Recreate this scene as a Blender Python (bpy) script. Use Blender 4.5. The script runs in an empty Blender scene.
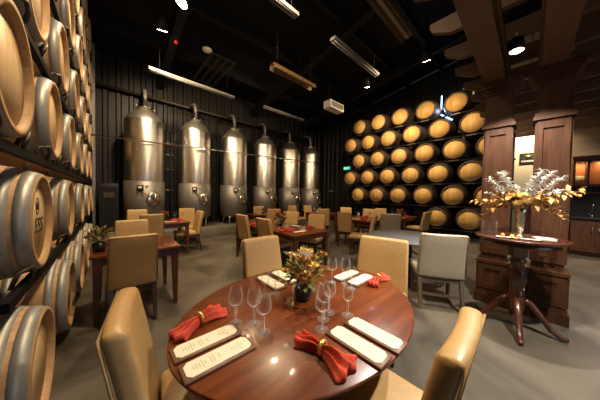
import bpy, bmesh, math, random
from mathutils import Vector, Matrix
PI = math.pi
rng = random.Random(7)
S = bpy.context.scene
C = S.collection

# ------------------------------------------------------------------ camera
F_PX, YAW, PITCH, ROLL, EYE = 207.6, 0.8322, 0.0246, 0.0185, 1.42
fd = Vector((math.cos(YAW)*math.cos(PITCH), math.sin(YAW)*math.cos(PITCH), -math.sin(PITCH)))
rt = Vector((math.sin(YAW), -math.cos(YAW), 0)); up = rt.cross(fd)
r2 = rt*math.cos(ROLL) + up*math.sin(ROLL); u2 = -rt*math.sin(ROLL) + up*math.cos(ROLL)
cd = bpy.data.cameras.new('camera'); cam = bpy.data.objects.new('camera', cd); C.objects.link(cam)
cd.sensor_width = 36; cd.lens = 36*F_PX/600; cd.clip_start = 0.02; cd.clip_end = 100
mt = Matrix((r2, u2, -fd)).transposed().to_4x4(); mt.translation = (0, 0, EYE)
cam.matrix_world = mt
S.camera = cam

# ------------------------------------------------------------------ world, exposure, big lights
S.view_settings.view_transform = 'Standard'; S.view_settings.look = 'None'
S.view_settings.gamma = 1; S.view_settings.use_curve_mapping = False
S.view_settings.exposure = 0.0
W = bpy.data.worlds.new('world'); S.world = W; W.use_nodes = True
W.node_tree.nodes['Background'].inputs[0].default_value = (0.55, 0.65, 0.8, 1)
W.node_tree.nodes['Background'].inputs[1].default_value = 0.6

def area_light(name, loc, aim, sx, sy, power, col):
    l = bpy.data.lights.new(name, 'AREA'); l.shape = 'RECTANGLE'; l.size = sx; l.size_y = sy
    l.energy = power; l.color = col
    o = bpy.data.objects.new(name, l); C.objects.link(o); o.location = loc
    o.rotation_euler = (Vector(aim)-Vector(loc)).to_track_quat('-Z', 'Y').to_euler()
    return o
def spot_light(name, loc, aim, power, col, ang=100, blend=.6, rad=.05):
    l = bpy.data.lights.new(name, 'SPOT'); l.energy = power; l.color = col
    l.spot_size = math.radians(ang); l.spot_blend = blend; l.shadow_soft_size = rad
    o = bpy.data.objects.new(name, l); C.objects.link(o); o.location = loc
    o.rotation_euler = (Vector(aim)-Vector(loc)).to_track_quat('-Z', 'Y').to_euler()
    return o
WARM = (1.0, 0.74, 0.44); COOL = (0.72, 0.84, 1.0)
# daylight through the large window on the right-hand side of the room
area_light('window_daylight', (1.6, -4.35, 1.7), (1.9, 0, 0.8), 3.6, 2.2, 32, COOL)

# ------------------------------------------------------------------ materials
def mat(name, col, rough=.5, metal=0., spec=.5, coat=0., noise=None, bump=0., trans=0., emit=None, estr=0., stretch=(1, 1, 1), scale=8., col2=None, detail=6, sheen=0, rand=0., ior=1.45, dist=0.):
    m = bpy.data.materials.new(name); m.use_nodes = True
    nt = m.node_tree; b = nt.nodes['Principled BSDF']
    b.inputs['Base Color'].default_value = (*col, 1); b.inputs['Roughness'].default_value = rough
    b.inputs['Metallic'].default_value = metal; b.inputs['Specular IOR Level'].default_value = spec
    b.inputs['Coat Weight'].default_value = coat; b.inputs['Coat Roughness'].default_value = .08
    b.inputs['Transmission Weight'].default_value = trans; b.inputs['IOR'].default_value = ior
    if emit: b.inputs['Emission Color'].default_value = (*emit, 1); b.inputs['Emission Strength'].default_value = estr
    if col2 or bump or rand:
        tc = nt.nodes.new('ShaderNodeTexCoord'); mp = nt.nodes.new('ShaderNodeMapping'); mp.inputs['Scale'].default_value = stretch
        nz = nt.nodes.new('ShaderNodeTexNoise'); nz.inputs['Scale'].default_value = scale; nz.inputs['Detail'].default_value = detail
        nz.inputs['Distortion'].default_value = dist
        nt.links.new(tc.outputs['Object'], mp.inputs[0]); nt.links.new(mp.outputs[0], nz.inputs['Vector'])
        if col2:
            rp = nt.nodes.new('ShaderNodeValToRGB'); rp.color_ramp.elements[0].position = .32; rp.color_ramp.elements[1].position = .68
            rp.color_ramp.elements[0].color = (*col, 1); rp.color_ramp.elements[1].color = (*col2, 1)
            nt.links.new(nz.outputs['Fac'], rp.inputs[0]); out = rp.outputs[0]
            if rand:
                oi = nt.nodes.new('ShaderNodeObjectInfo'); mr = nt.nodes.new('ShaderNodeMapRange')
                mr.inputs[3].default_value = 1-rand; mr.inputs[4].default_value = 1+rand
                hs = nt.nodes.new('ShaderNodeHueSaturation')
                nt.links.new(oi.outputs['Random'], mr.inputs[0]); nt.links.new(mr.outputs[0], hs.inputs['Value'])
                nt.links.new(out, hs.inputs['Color']); out = hs.outputs[0]
            nt.links.new(out, b.inputs['Base Color'])
        if bump:
            bp = nt.nodes.new('ShaderNodeBump'); bp.inputs['Strength'].default_value = bump; bp.inputs['Distance'].default_value = .01
            nt.links.new(nz.outputs['Fac'], bp.inputs['Height']); nt.links.new(bp.outputs[0], b.inputs['Normal'])
    return m
def N(m, t): return m.node_tree.nodes.new(t)
def L(m, a, b): m.node_tree.links.new(a, b)

M = {}
M['floor'] = mat('stained_concrete', (.046, .037, .027), .38, col2=(.135, .114, .088), scale=1.1, detail=10, dist=1.2, spec=.4)
M['curb'] = mat('concrete', (.13, .11, .085), .7, col2=(.19, .165, .13), scale=3)
M['ceiling'] = mat('black_ceiling', (.008, .008, .009), .8, spec=.2)
M['steel_black'] = mat('black_steel', (.008, .008, .0085), .6, spec=.25)
M['rack'] = mat('black_rack', (.0035, .0033, .0033), .7, spec=.15)
M['galv'] = mat('galvanised_steel', (.22, .22, .215), .5, metal=.6, col2=(.32, .32, .31), scale=14)
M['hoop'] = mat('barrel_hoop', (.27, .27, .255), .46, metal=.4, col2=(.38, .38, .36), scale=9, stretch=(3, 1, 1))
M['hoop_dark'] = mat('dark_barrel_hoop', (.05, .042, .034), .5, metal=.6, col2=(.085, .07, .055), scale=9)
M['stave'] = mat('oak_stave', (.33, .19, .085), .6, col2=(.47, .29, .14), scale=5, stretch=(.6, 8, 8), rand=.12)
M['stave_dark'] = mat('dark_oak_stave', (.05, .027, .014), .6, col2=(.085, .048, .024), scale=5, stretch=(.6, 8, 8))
def head_mat(name, ca, cb):
    m = mat(name, ca, .55, col2=cb, scale=4, stretch=(1, 12, 1.0), rand=.12)
    nt = m.node_tree; b = nt.nodes['Principled BSDF']
    src = b.inputs['Base Color'].links[0].from_socket
    tc = N(m, 'ShaderNodeTexCoord'); sp = N(m, 'ShaderNodeSeparateXYZ'); L(m, tc.outputs['Object'], sp.inputs[0])
    ad = N(m, 'ShaderNodeMath'); ad.operation = 'MULTIPLY'; ad.inputs[1].default_value = 11; L(m, sp.outputs['Y'], ad.inputs[0])
    fr = N(m, 'ShaderNodeMath'); fr.operation = 'FRACT'; L(m, ad.outputs[0], fr.inputs[0])
    lt = N(m, 'ShaderNodeMath'); lt.operation = 'LESS_THAN'; lt.inputs[1].default_value = .06; L(m, fr.outputs[0], lt.inputs[0])
    fl = N(m, 'ShaderNodeMath'); fl.operation = 'FLOOR'; L(m, ad.outputs[0], fl.inputs[0])
    wn = N(m, 'ShaderNodeTexWhiteNoise'); wn.noise_dimensions = '1D'; L(m, fl.outputs[0], wn.inputs['W'])
    mr = N(m, 'ShaderNodeMapRange'); mr.inputs[3].default_value = .86; mr.inputs[4].default_value = 1.1; L(m, wn.outputs['Value'], mr.inputs[0])
    h = N(m, 'ShaderNodeHueSaturation'); L(m, mr.outputs[0], h.inputs['Value']); L(m, src, h.inputs['Color'])
    mx = N(m, 'ShaderNodeMixRGB'); mx.inputs[2].default_value = (.2, .11, .05, 1); L(m, h.outputs[0], mx.inputs[1])
    m2 = N(m, 'ShaderNodeMath'); m2.operation = 'MULTIPLY'; m2.inputs[1].default_value = .55; L(m, lt.outputs[0], m2.inputs[0]); L(m, m2.outputs[0], mx.inputs[0])
    L(m, mx.outputs[0], b.inputs['Base Color'])
    return m
M['head'] = head_mat('barrel_head_oak', (.58, .33, .095), (.70, .42, .135))
M['head_pale'] = head_mat('barrel_head_pale_oak', (.55, .38, .20), (.64, .46, .26))
M['ink'] = mat('branded_ink', (.05, .035, .02), .7)
M['wood_dark'] = mat('mahogany', (.045, .012, .007), .3, coat=.3, col2=(.08, .022, .010), scale=4, stretch=(1, 9, 9))
M['wood_col'] = mat('column_mahogany', (.034, .0125, .005), .5, spec=.25, col2=(.066, .025, .0095), scale=4, stretch=(9, 9, 1))
M['wood_bar'] = mat('bar_mahogany', (.065, .022, .010), .4, coat=.2, col2=(.11, .04, .018), scale=4, stretch=(9, 9, 1))
M['wood_beam'] = mat('beam_mahogany', (.065, .026, .012), .5, col2=(.10, .042, .019), scale=4, stretch=(.8, 9, 9))
M['joist'] = mat('joist_wood', (.07, .032, .016), .6, col2=(.10, .047, .023), scale=4, stretch=(9, .8, 9))
M['table_top'] = mat('polished_mahogany', (.082, .019, .006), .30, spec=.4, coat=.2, col2=(.15, .038, .010), scale=3, stretch=(1, 8, 1), dist=.8)
M['leather'] = mat('tan_leather', (.37, .225, .09), .38, spec=.5, col2=(.42, .26, .11), scale=30, bump=.06)
M['leather_grey'] = mat('taupe_leather', (.30, .24, .17), .42, spec=.5, col2=(.335, .27, .195), scale=30, bump=.06)
M['piping'] = mat('leather_piping', (.25, .15, .06), .5)
M['leg_dark'] = mat('dark_chair_leg', (.035, .014, .008), .4, coat=.2)
M['leg_grey'] = mat('brown_chair_leg', (.085, .055, .035), .45)
M['card'] = mat('cream_card', (.72, .66, .52), .7)
def menu_card():
    m = mat('printed_card', (.60, .55, .43), .7); b = m.node_tree.nodes['Principled BSDF']
    tc = N(m, 'ShaderNodeTexCoord'); sp = N(m, 'ShaderNodeSeparateXYZ'); L(m, tc.outputs['Object'], sp.inputs[0])
    def mth(op, a, bb=None):
        n = N(m, 'ShaderNodeMath'); n.operation = op
        for i, v in enumerate((a, bb)):
            if v is None: continue
            if isinstance(v, (int, float)): n.inputs[i].default_value = v
            else: L(m, v, n.inputs[i])
        return n.outputs[0]
    x = mth('MULTIPLY', sp.outputs['X'], 95.); row = mth('FLOOR', x); inl = mth('LESS_THAN', mth('FRACT', x), .38)
    wn = N(m, 'ShaderNodeTexWhiteNoise'); wn.noise_dimensions = '1D'; L(m, row, wn.inputs['W'])
    wid = mth('MULTIPLY', mth('SUBTRACT', wn.outputs['Value'], .25), .036)
    iny = mth('LESS_THAN', mth('ABSOLUTE', sp.outputs['Y']), wid); inx = mth('LESS_THAN', mth('ABSOLUTE', sp.outputs['X']), .105)
    fac = mth('MULTIPLY', mth('MULTIPLY', inl, iny), mth('MULTIPLY', inx, .55))
    mx = N(m, 'ShaderNodeMixRGB'); mx.inputs[1].default_value = (.60, .55, .43, 1); mx.inputs[2].default_value = (.2, .16, .11, 1)
    L(m, fac, mx.inputs[0]); L(m, mx.outputs[0], b.inputs['Base Color']); return m
M['tray'] = mat('walnut_board', (.11, .05, .028), .5, col2=(.16, .075, .04), scale=5, stretch=(9, 1, 9))
M['napkin'] = mat('rust_napkin', (.42, .045, .02), .85, bump=.15, scale=140)
M['napkin_red'] = mat('red_napkin', (.36, .02, .018), .85)
M['gold'] = mat('gold_ring', (.75, .48, .12), .35, metal=.8)
M['brass'] = mat('brass', (.62, .46, .2), .32, metal=.9)
M['silver'] = mat('silver_vase', (.62, .55, .42), .25, metal=.95)
def thin_glass(name='clear_glass', edge=.26, power=2.):
    m = bpy.data.materials.new(name); m.use_nodes = True; nt = m.node_tree
    nt.nodes.remove(nt.nodes['Principled BSDF']); out = nt.nodes['Material Output']
    t = nt.nodes.new('ShaderNodeBsdfTransparent'); t.inputs[0].default_value = (.97, .98, .975, 1)
    g = nt.nodes.new('ShaderNodeBsdfGlossy'); g.inputs['Roughness'].default_value = .06
    f = nt.nodes.new('ShaderNodeFresnel'); f.inputs[0].default_value = 1.5
    x = nt.nodes.new('ShaderNodeMixShader')
    ge = nt.nodes.new('ShaderNodeNewGeometry'); iv = nt.nodes.new('ShaderNodeMath'); iv.operation = 'SUBTRACT'; iv.inputs[0].default_value = 1
    ml = nt.nodes.new('ShaderNodeMath'); ml.operation = 'MULTIPLY'
    nt.links.new(ge.outputs['Backfacing'], iv.inputs[1]); nt.links.new(iv.outputs[0], ml.inputs[0]); nt.links.new(f.outputs[0], ml.inputs[1])
    nt.links.new(ml.outputs[0], x.inputs[0]); nt.links.new(t.outputs[0], x.inputs[1]); nt.links.new(g.outputs[0], x.inputs[2]); lw = nt.nodes.new('ShaderNodeLayerWeight'); lw.inputs[0].default_value = .35
    pw = nt.nodes.new('ShaderNodeMath'); pw.operation = 'POWER'; pw.inputs[1].default_value = power; nt.links.new(lw.outputs['Facing'], pw.inputs[0])
    p2 = nt.nodes.new('ShaderNodeMath'); p2.operation = 'MULTIPLY'; p2.inputs[1].default_value = edge; nt.links.new(pw.outputs[0], p2.inputs[0])
    df = nt.nodes.new('ShaderNodeBsdfDiffuse'); df.inputs[0].default_value = (.9, .92, .9, 1); y = nt.nodes.new('ShaderNodeMixShader')  # white diffuse at grazing angles imitates bright highlights along glass edges
    nt.links.new(p2.outputs[0], y.inputs[0]); nt.links.new(x.outputs[0], y.inputs[1]); nt.links.new(df.outputs[0], y.inputs[2]); nt.links.new(y.outputs[0], out.inputs[0])
    return m
M['glass'] = thin_glass()
M['glass_stem'] = thin_glass('solid_glass_stem', .6, .8)
S.cycles.transparent_max_bounces = 32
M['leaf'] = mat('green_leaf', (.10, .11, .025), .6, col2=(.20, .17, .04), scale=20)
M['leaf_autumn'] = mat('autumn_leaf', (.33, .15, .035), .6, col2=(.50, .30, .09), scale=20)
M['petal_orange'] = mat('orange_petal', (.62, .20, .03), .6)
M['petal_yellow'] = mat('yellow_petal', (.85, .58, .16), .6, col2=(.85, .70, .36), scale=20)
M['petal_red'] = mat('red_petal', (.45, .03, .03), .6)
M['plume'] = mat('white_plume', (.66, .64, .60), .8)
M['stem'] = mat('stem', (.10, .075, .03), .7)
M['pot'] = mat('dark_pot', (.02, .018, .016), .4)
M['wax'] = mat('amber_votive', (.62, .42, .18), .35, trans=.4)
M['stone'] = mat('grey_speckled_stone', (.055, .06, .065), .4, col2=(.12, .125, .13), scale=40)
M['black'] = mat('black_plastic', (.01, .01, .01), .45)
M['white'] = mat('white_enamel', (.7, .68, .64), .5)
M['copper'] = mat('copper_reflector', (.26, .16, .075), .45, metal=.6)
M['grille'] = mat('steel_housing', (.24, .23, .21), .5, metal=.4)
M['cream_wall'] = mat('cream_plaster', (.58, .48, .32), .85)
M['dark_plaster'] = mat('brown_plaster', (.16, .11, .065), .85)
M['lamp'] = mat('lamp_lens', (1, .9, .7), .3, emit=(1, .86, .62), estr=60)
M['lamp_white'] = mat('lamp_white_lens', (1, 1, 1), .3, emit=(.9, .95, 1), estr=14)
M['led'] = mat('blue_led_tube', (.4, .6, 1), .3, emit=(.28, .50, 1.0), estr=9)
M['exit'] = mat('exit_green', (.02, .5, .25), .4, emit=(.03, .62, .34), estr=.9)
M['exit_white'] = mat('exit_letter', (.8, .9, .8), .4, emit=(.8, 1, .85), estr=1.)
M['bar_glow'] = mat('lit_oak_panel', (.42, .16, .05), .6)
M['fruit_orange'] = mat('orange_peel', (.75, .22, .03), .5)
M['fruit_yellow'] = mat('yellow_peel', (.8, .5, .08), .5)
M['paper'] = mat('paper', (.75, .74, .70), .7)
M['red_led'] = mat('red_indicator', (.5, .02, .02), .4, emit=(1, .03, .03), estr=.5)

M['menu_card'] = menu_card()
# corrugated dark wall: real ribs come from geometry
M['wall'] = mat('dark_corrugated_steel', (.012, .011, .010), .5, metal=.3, col2=(.019, .017, .0155), scale=2, stretch=(1, 1, .3))
# dimpled tank jacket
m = mat('dimpled_steel', (.60, .57, .53), .30, metal=1.)
tc = N(m, 'ShaderNodeTexCoord'); sp = N(m, 'ShaderNodeSeparateXYZ'); L(m, tc.outputs['Object'], sp.inputs[0])
an = N(m, 'ShaderNodeMath'); an.operation = 'ARCTAN2'; L(m, sp.outputs['Y'], an.inputs[0]); L(m, sp.outputs['X'], an.inputs[1])
ma = N(m, 'ShaderNodeMath'); ma.operation = 'MULTIPLY'; ma.inputs[1].default_value = 46; L(m, an.outputs[0], ma.inputs[0])
sa = N(m, 'ShaderNodeMath'); sa.operation = 'SINE'; L(m, ma.outputs[0], sa.inputs[0])
mb = N(m, 'ShaderNodeMath'); mb.operation = 'MULTIPLY'; mb.inputs[1].default_value = 90; L(m, sp.outputs['Z'], mb.inputs[0])
sb = N(m, 'ShaderNodeMath'); sb.operation = 'SINE'; L(m, mb.outputs[0], sb.inputs[0])
mu = N(m, 'ShaderNodeMath'); mu.operation = 'MULTIPLY'; L(m, sa.outputs[0], mu.inputs[0]); L(m, sb.outputs[0], mu.inputs[1])
bp = N(m, 'ShaderNodeBump'); bp.inputs['Strength'].default_value = .32; bp.inputs['Distance'].default_value = .006
L(m, mu.outputs[0], bp.inputs['Height']); L(m, bp.outputs[0], m.node_tree.nodes['Principled BSDF'].inputs['Normal'])
M['dimple'] = m
M['brushed'] = mat('brushed_steel', (.25, .23, .205), .5, metal=.75, bump=.05, scale=6, stretch=(1, 1, 40))
M['dome'] = mat('satin_steel', (.60, .57, .52), .42, metal=.95)
M['polished'] = mat('polished_steel', (.66, .63, .58), .2, metal=1.)

# ------------------------------------------------------------------ mesh builder
class MB:
    def __init__(s): s.v = []; s.f = []; s.sm = []
    def add(s, vs, fs, smooth=False, T=None):
        n = len(s.v)
        s.v += [tuple(T @ Vector(p)) if T is not None else tuple(p) for p in vs]
        s.f += [tuple(n+i for i in f) for f in fs]; s.sm += [smooth]*len(fs); return s
    def box(s, x0, x1, y0, y1, z0, z1, T=None):
        v = [(x, y, z) for z in (z0, z1) for y in (y0, y1) for x in (x0, x1)]
        return s.add(v, [(0, 2, 3, 1), (4, 5, 7, 6), (0, 1, 5, 4), (2, 6, 7, 3), (0, 4, 6, 2), (1, 3, 7, 5)], False, T)
    def taper(s, c0, w0, d0, c1, w1, d1, T=None):   # square bar between two rectangles (bottom c0, top c1)
        v = [(c[0]+sx*w/2, c[1]+sy*d/2, c[2]) for c, w, d in ((c0, w0, d0), (c1, w1, d1)) for sy in (-1, 1) for sx in (-1, 1)]
        return s.add(v, [(0, 2, 3, 1), (4, 5, 7, 6), (0, 1, 5, 4), (2, 6, 7, 3), (0, 4, 6, 2), (1, 3, 7, 5)], False, T)
    def rbox(s, x0, x1, y0, y1, z0, z1, r=.02, seg=3, T=None, fn=None):
        bm = bmesh.new(); bmesh.ops.create_cube(bm, size=1)
        for v in bm.verts: v.co = Vector(((x0+x1)/2+v.co.x*(x1-x0), (y0+y1)/2+v.co.y*(y1-y0), (z0+z1)/2+v.co.z*(z1-z0)))
        bmesh.ops.bevel(bm, geom=bm.edges[:], offset=r, segments=seg, affect='EDGES', profile=.5)
        if fn:
            bmesh.ops.subdivide_edges(bm, edges=[e for e in bm.edges if e.calc_length() > .2], cuts=4, use_grid_fill=True)
            for v in bm.verts: v.co = Vector(fn(*v.co))
        bm.verts.index_update()
        s.add([v.co[:] for v in bm.verts], [[v.index for v in f.verts] for f in bm.faces], True, T); bm.free(); return s
    def lathe(s, prof, seg=24, T=None, smooth=True, sx=1., sy=1., cap=True):   # prof: (r, z)
        vs = []; fs = []; n = len(prof)
        for i in range(seg):
            a = 2*PI*i/seg
            for r, z in prof: vs.append((r*math.cos(a)*sx, r*math.sin(a)*sy, z))
        for i in range(seg):
            j = (i+1) % seg
            for k in range(n-1): fs.append((i*n+k, j*n+k, j*n+k+1, i*n+k+1))
        if cap:
            if prof[0][0] > 1e-5: fs.append(tuple(i*n for i in range(seg))[::-1])
            if prof[-1][0] > 1e-5: fs.append(tuple(i*n+n-1 for i in range(seg)))
        return s.add(vs, fs, smooth, T)
    def tube(s, pts, r, seg=8, T=None, closed=False):
        pts = [Vector(p) for p in pts]; n = len(pts); vs = []; fs = []
        rr = r if isinstance(r, (list, tuple)) else [r]*n
        for i, p in enumerate(pts):
            a = pts[i-1] if (i or closed) else p; b = pts[(i+1) % n] if (i < n-1 or closed) else p
            d = (b-a).normalized(); q = d.to_track_quat('Z', 'Y')
            for k in range(seg):
                t = 2*PI*k/seg; vs.append(tuple(p + q @ Vector((math.cos(t)*rr[i], math.sin(t)*rr[i], 0))))
        for i in range(n if closed else n-1):
            j = (i+1) % n
            for k in range(seg): l = (k+1) % seg; fs.append((i*seg+k, i*seg+l, j*seg+l, j*seg+k))
        if not closed: fs.append(tuple(range(seg))[::-1]); fs.append(tuple((n-1)*seg+k for k in range(seg)))
        return s.add(vs, fs, True, T)
    def prism(s, poly, z0, z1, T=None):
        n = len(poly); v = [(x, y, z0) for x, y in poly]+[(x, y, z1) for x, y in poly]
        return s.add(v, [tuple(range(n))[::-1], tuple(range(n, 2*n))]+[(i, (i+1) % n, n+(i+1) % n, n+i) for i in range(n)], False, T)
    def sphere(s, c, r, seg=12, ring=8, T=None, sz=1.):
        prof = [(max(r*math.sin(PI*k/ring), 0.), -r*math.cos(PI*k/ring)*sz) for k in range(ring+1)]
        prof[0] = (1e-6, prof[0][1]); prof[-1] = (1e-6, prof[-1][1])
        t = Matrix.Translation(c); return s.lathe(prof, seg, t if T is None else T @ t)
    def leaf(s, p, d, ln, w, bend=.3):
        d = Vector(d).normalized(); q = d.to_track_quat('Y', 'Z'); p = Vector(p)
        pr = [(0, 0, 0), (-w*.5, ln*.45, w*.22), (0, ln*.45, 0), (w*.5, ln*.45, w*.22), (-w*.28, ln*.8, w*.1-bend*ln*.25), (0, ln*.8, -bend*ln*.25), (w*.28, ln*.8, w*.1-bend*ln*.25), (0, ln, -bend*ln*.5)]
        return s.add([p+q @ Vector(x) for x in pr], [(0, 2, 1), (0, 3, 2), (1, 2, 5, 4), (2, 3, 6, 5), (4, 5, 7), (5, 6, 7)], True)
    def build(s, name, m, parent=None):
        me = bpy.data.meshes.new(name); me.from_pydata(s.v, [], s.f); me.update()
        me.polygons.foreach_set('use_smooth', s.sm)
        if m is not None: me.materials.append(M[m] if isinstance(m, str) else m)
        o = bpy.data.objects.new(name, me); C.objects.link(o)
        if parent is not None: o.parent = parent
        return o
def RX(a): return Matrix.Rotation(a, 4, 'X')
def RY(a): return Matrix.Rotation(a, 4, 'Y')
def RZ(a): return Matrix.Rotation(a, 4, 'Z')
def TR(*p): return Matrix.Translation(p)
def tag(o, label, cat, group=None, kind=None):
    o['label'] = label; o['category'] = cat
    if group: o['group'] = group
    if kind: o['kind'] = kind
    return o
def thing(name, label, cat, loc=(0, 0, 0), rz=0, group=None):
    o = bpy.data.objects.new(name, None); C.objects.link(o); o.location = loc; o.rotation_euler = (0, 0, rz); o.empty_display_size = .1
    return tag(o, label, cat, group)
KIDS = {}
def kids(o): return [c for c in C.objects if c.parent == o]
def dup(root, label, loc, rz=0, group=None, cat=None, sc=None):
    r = root.copy(); C.objects.link(r); r.location = loc; r.rotation_euler = (0, 0, rz); r['label'] = label
    if group: r['group'] = group
    if cat: r['category'] = cat
    if sc: r.scale = sc
    for ch in kids(root):
        c = ch.copy(); C.objects.link(c); c.parent = r
        for g in kids(ch):
            d = g.copy(); C.objects.link(d); d.parent = c
    return r
def struct(o): o['kind'] = 'structure'; return o
def text_mesh(txt, size, name, m, parent, T, ext=.002):
    cu = bpy.data.curves.new(name, 'FONT'); cu.body = txt; cu.size = size; cu.align_x = 'CENTER'; cu.align_y = 'CENTER'; cu.extrude = ext
    t = bpy.data.objects.new(name, cu); C.objects.link(t)
    dg = bpy.context.evaluated_depsgraph_get(); me = bpy.data.meshes.new_from_object(t.evaluated_get(dg))
    bpy.data.objects.remove(t); me.transform(T); me.materials.clear(); me.materials.append(M[m])
    o = bpy.data.objects.new(name, me); C.objects.link(o); o.parent = parent; return o
ORD = ['first', 'second', 'third', 'fourth', 'fifth', 'sixth', 'seventh']

# ------------------------------------------------------------------ structure
XL, XR, YB, YF = -1.55, 9.4, 8.45, -4.6
def ceil_z(y): return 6.95 - .175*y if y > 0 else 6.95 + .05*y
struct(MB().box(XL-.2, XR+.2, YF-.2, YB+.2, -.15, 0).build('floor', 'floor'))
cb = MB()
vs = [(x, y, z) for y in (YF-.2, 0, YB+.2) for x in (XL-.2, XR+.2) for z in (ceil_z(y), ceil_z(y)+.2)]
cb.add(vs, [(0, 4, 6, 2), (4, 8, 10, 6), (1, 3, 7, 5), (5, 7, 11, 9), (0, 2, 3, 1), (8, 9, 11, 10), (0, 1, 5, 4), (4, 5, 9, 8), (2, 6, 7, 3), (6, 10, 11, 7)])
struct(cb.build('ceiling', 'ceiling'))
def corrugated(a, b, z0, z1f, pitch, dep, nrm):
    a = Vector(a); b = Vector(b); d = (b-a).normalized(); ln = (b-a).length; nrm = Vector(nrm); mb = MB(); pts = []
    n = int(ln/pitch)
    for i in range(n):
        t = i*pitch
        for u, h in ((0, 0), (.52, 0), (.62, 1), (.9, 1)): pts.append(a + d*(t+u*pitch) + nrm*(h*dep))
    pts.append(b)
    vs = []
    for p in pts: vs += [(p.x, p.y, z0), (p.x, p.y, z1f(p))]
    bk = [(p[0]-nrm.x*.15, p[1]-nrm.y*.15, p[2]) for p in (vs[0], vs[1], vs[-2], vs[-1])]
    k = len(vs); fs = [(2*i, 2*i+2, 2*i+3, 2*i+1) for i in range(len(pts)-1)]
    fs += [(k, k+1, k+3, k+2), (0, 1, k+1, k), (k-2, k+2, k+3, k-1)]
    return mb.add(vs+bk, fs)
struct(corrugated((XL, YB, 0), (XR, YB, 0), 0, lambda p: ceil_z(p.y), .30, .045, (0, -1, 0)).build('wall_back', 'wall'))
struct(corrugated((XR, .5, 0), (XR, YB, 0), 0, lambda p: ceil_z(p.y), .30, .045, (-1, 0, 0)).build('wall_right', 'wall'))
struct(MB().box(XL-.15, XL, YF-.1, YB+.1, 0, 7.0).build('wall_left', 'wall'))
# bar alcove wall beyond the columns: cream strip, then brown
struct(MB().box(XR, XR+.15, -.72, .5, 0, 6.9).build('wall_alcove', 'cream_wall'))
struct(MB().box(XR, XR+.15, YF-.1, -.72, 0, 6.8).build('wall_bar', 'dark_plaster'))
# front wall with the daylight window
fw = MB()
for x0, x1, z0, z1 in ((XL, -.3, 0, 7), (3.5, XR, 0, 7), (-.3, 3.5, 0, .55), (-.3, 3.5, 2.85, 7)): fw.box(x0, x1, YF-.15, YF, z0, z1)
struct(fw.build('wall_front', 'dark_plaster'))
wf = MB()
for x in (-.3, .95, 2.2, 3.44): wf.box(x, x+.06, YF-.1, YF-.02, .55, 2.85)
for z in (.55, 2.79): wf.box(-.3, 3.5, YF-.1, YF-.02, z, z+.06)
wo = struct(wf.build('window_1', 'black')); MB().box(-.29, 3.49, YF-.07, YF-.06, .6, 2.8).build('window_pane', 'glass', wo)
# concrete plinth under tanks
struct(MB().rbox(XL+.02, 8.15, 6.98, YB-.05, 0, .3, .015, 2).build('trim_1', 'curb'))
# roof beams and purlins
n = 2
for y in (1.1, 2.35, 3.5, 5.35, 7.0):
    z = ceil_z(y)
    struct(MB().box(XL, XR, y-.05, y+.05, z-.34, z-.26).box(XL, XR, y-.05, y+.05, z-.06, z+.02).box(XL, XR, y-.012, y+.012, z-.3, z).build('trim_%d' % n, 'steel_black')); n += 1
for x in (1.2, 4.7, 7.6):
    vs = [(x+s*.09, y, ceil_z(y)+dz) for y in (0, YB) for dz in (-.6, -.3) for s in (-1, 1)]
    struct(MB().add(vs, [(0, 1, 5, 4), (2, 6, 7, 3), (0, 4, 6, 2), (1, 3, 7, 5), (0, 2, 3, 1), (4, 5, 7, 6)]).build('trim_%d' % n, 'steel_black')); n += 1

# ------------------------------------------------------------------ ceiling fixtures
def hang(y, z): return ceil_z(y)-z
def strip(name, label, cat, x0, x1, y, z, w, kind, group):
    t = thing(name, label, cat, ((x0+x1)/2, y, z), 0, group); ln = (x1-x0)/2
    if kind == 'tube':
        MB().box(-ln, ln, -w/2, w/2, 0, .06).build('housing', 'grille', t)
        q = MB()
        for s in (-1, 1): q.tube([(-ln+.03, s*w*.25, -.02), (ln-.03, s*w*.25, -.02)], .014, 8)
        q.build('tube', 'galv', t)
    else:
        prof = [(-w/2, -.02), (-w*.32, .08), (w*.32, .08), (w/2, -.02), (w*.36, .10), (-w*.36, .10)]
        vs = [(x, p, z_) for x in (-ln, ln) for p, z_ in prof]
        MB().add(vs, [(0, 1, 7, 6), (1, 2, 8, 7), (2, 3, 9, 8), (3, 4, 10, 9), (4, 5, 11, 10), (5, 0, 6, 11), (0, 5, 4, 3, 2, 1), (6, 7, 8, 9, 10, 11)]).build('reflector', 'copper', t)
        MB().box(-ln*.96, ln*.96, -.03, .03, .02, .05).build('burner', 'grille', t)
    h = hang(y, z)
    for s in (-.8, .8): MB().tube([(s*ln, 0, .05), (s*ln, 0, h+.01)], .008, 6).build('hanger', 'steel_black', t)
    return t
strip('strip_light', 'long unlit strip light hanging above the two leftmost tanks', 'ceiling light', .71, 2.95, 6.5, 4.5, .11, 'tube', 'unlit strip lights')
strip('strip_light', 'unlit strip light hanging above the fourth to sixth tanks', 'ceiling light', 4.0, 5.95, 6.4, 4.5, .11, 'tube', 'unlit strip lights')
strip('strip_light', 'unlit strip light pointing down at the corner of the barrel wall', 'ceiling light', 3.25, 5.05, 2.7, 4.5, .12, 'tube', 'unlit strip lights')
strip('strip_light', 'short unlit strip light cut by the top centre edge of the photo', 'ceiling light', 1.1, 2.4, 2.8, 4.5, .10, 'tube', 'unlit strip lights')
strip('radiant_heater', 'small coppery radiant heater hanging over the middle of the room', 'heater', 2.9, 4.35, 4.28, 4.5, .22, 'heat', 'copper heaters')
strip('radiant_heater', 'large coppery radiant heater cut by the top edge, right of centre', 'heater', 2.2, 4.35, 1.68, 4.5, .24, 'heat', 'copper heaters')
uh = thing('unit_heater', 'white box heater mounted high near the top of the barrel wall', 'heater', (5.9, 4.77, 4.45))
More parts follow.
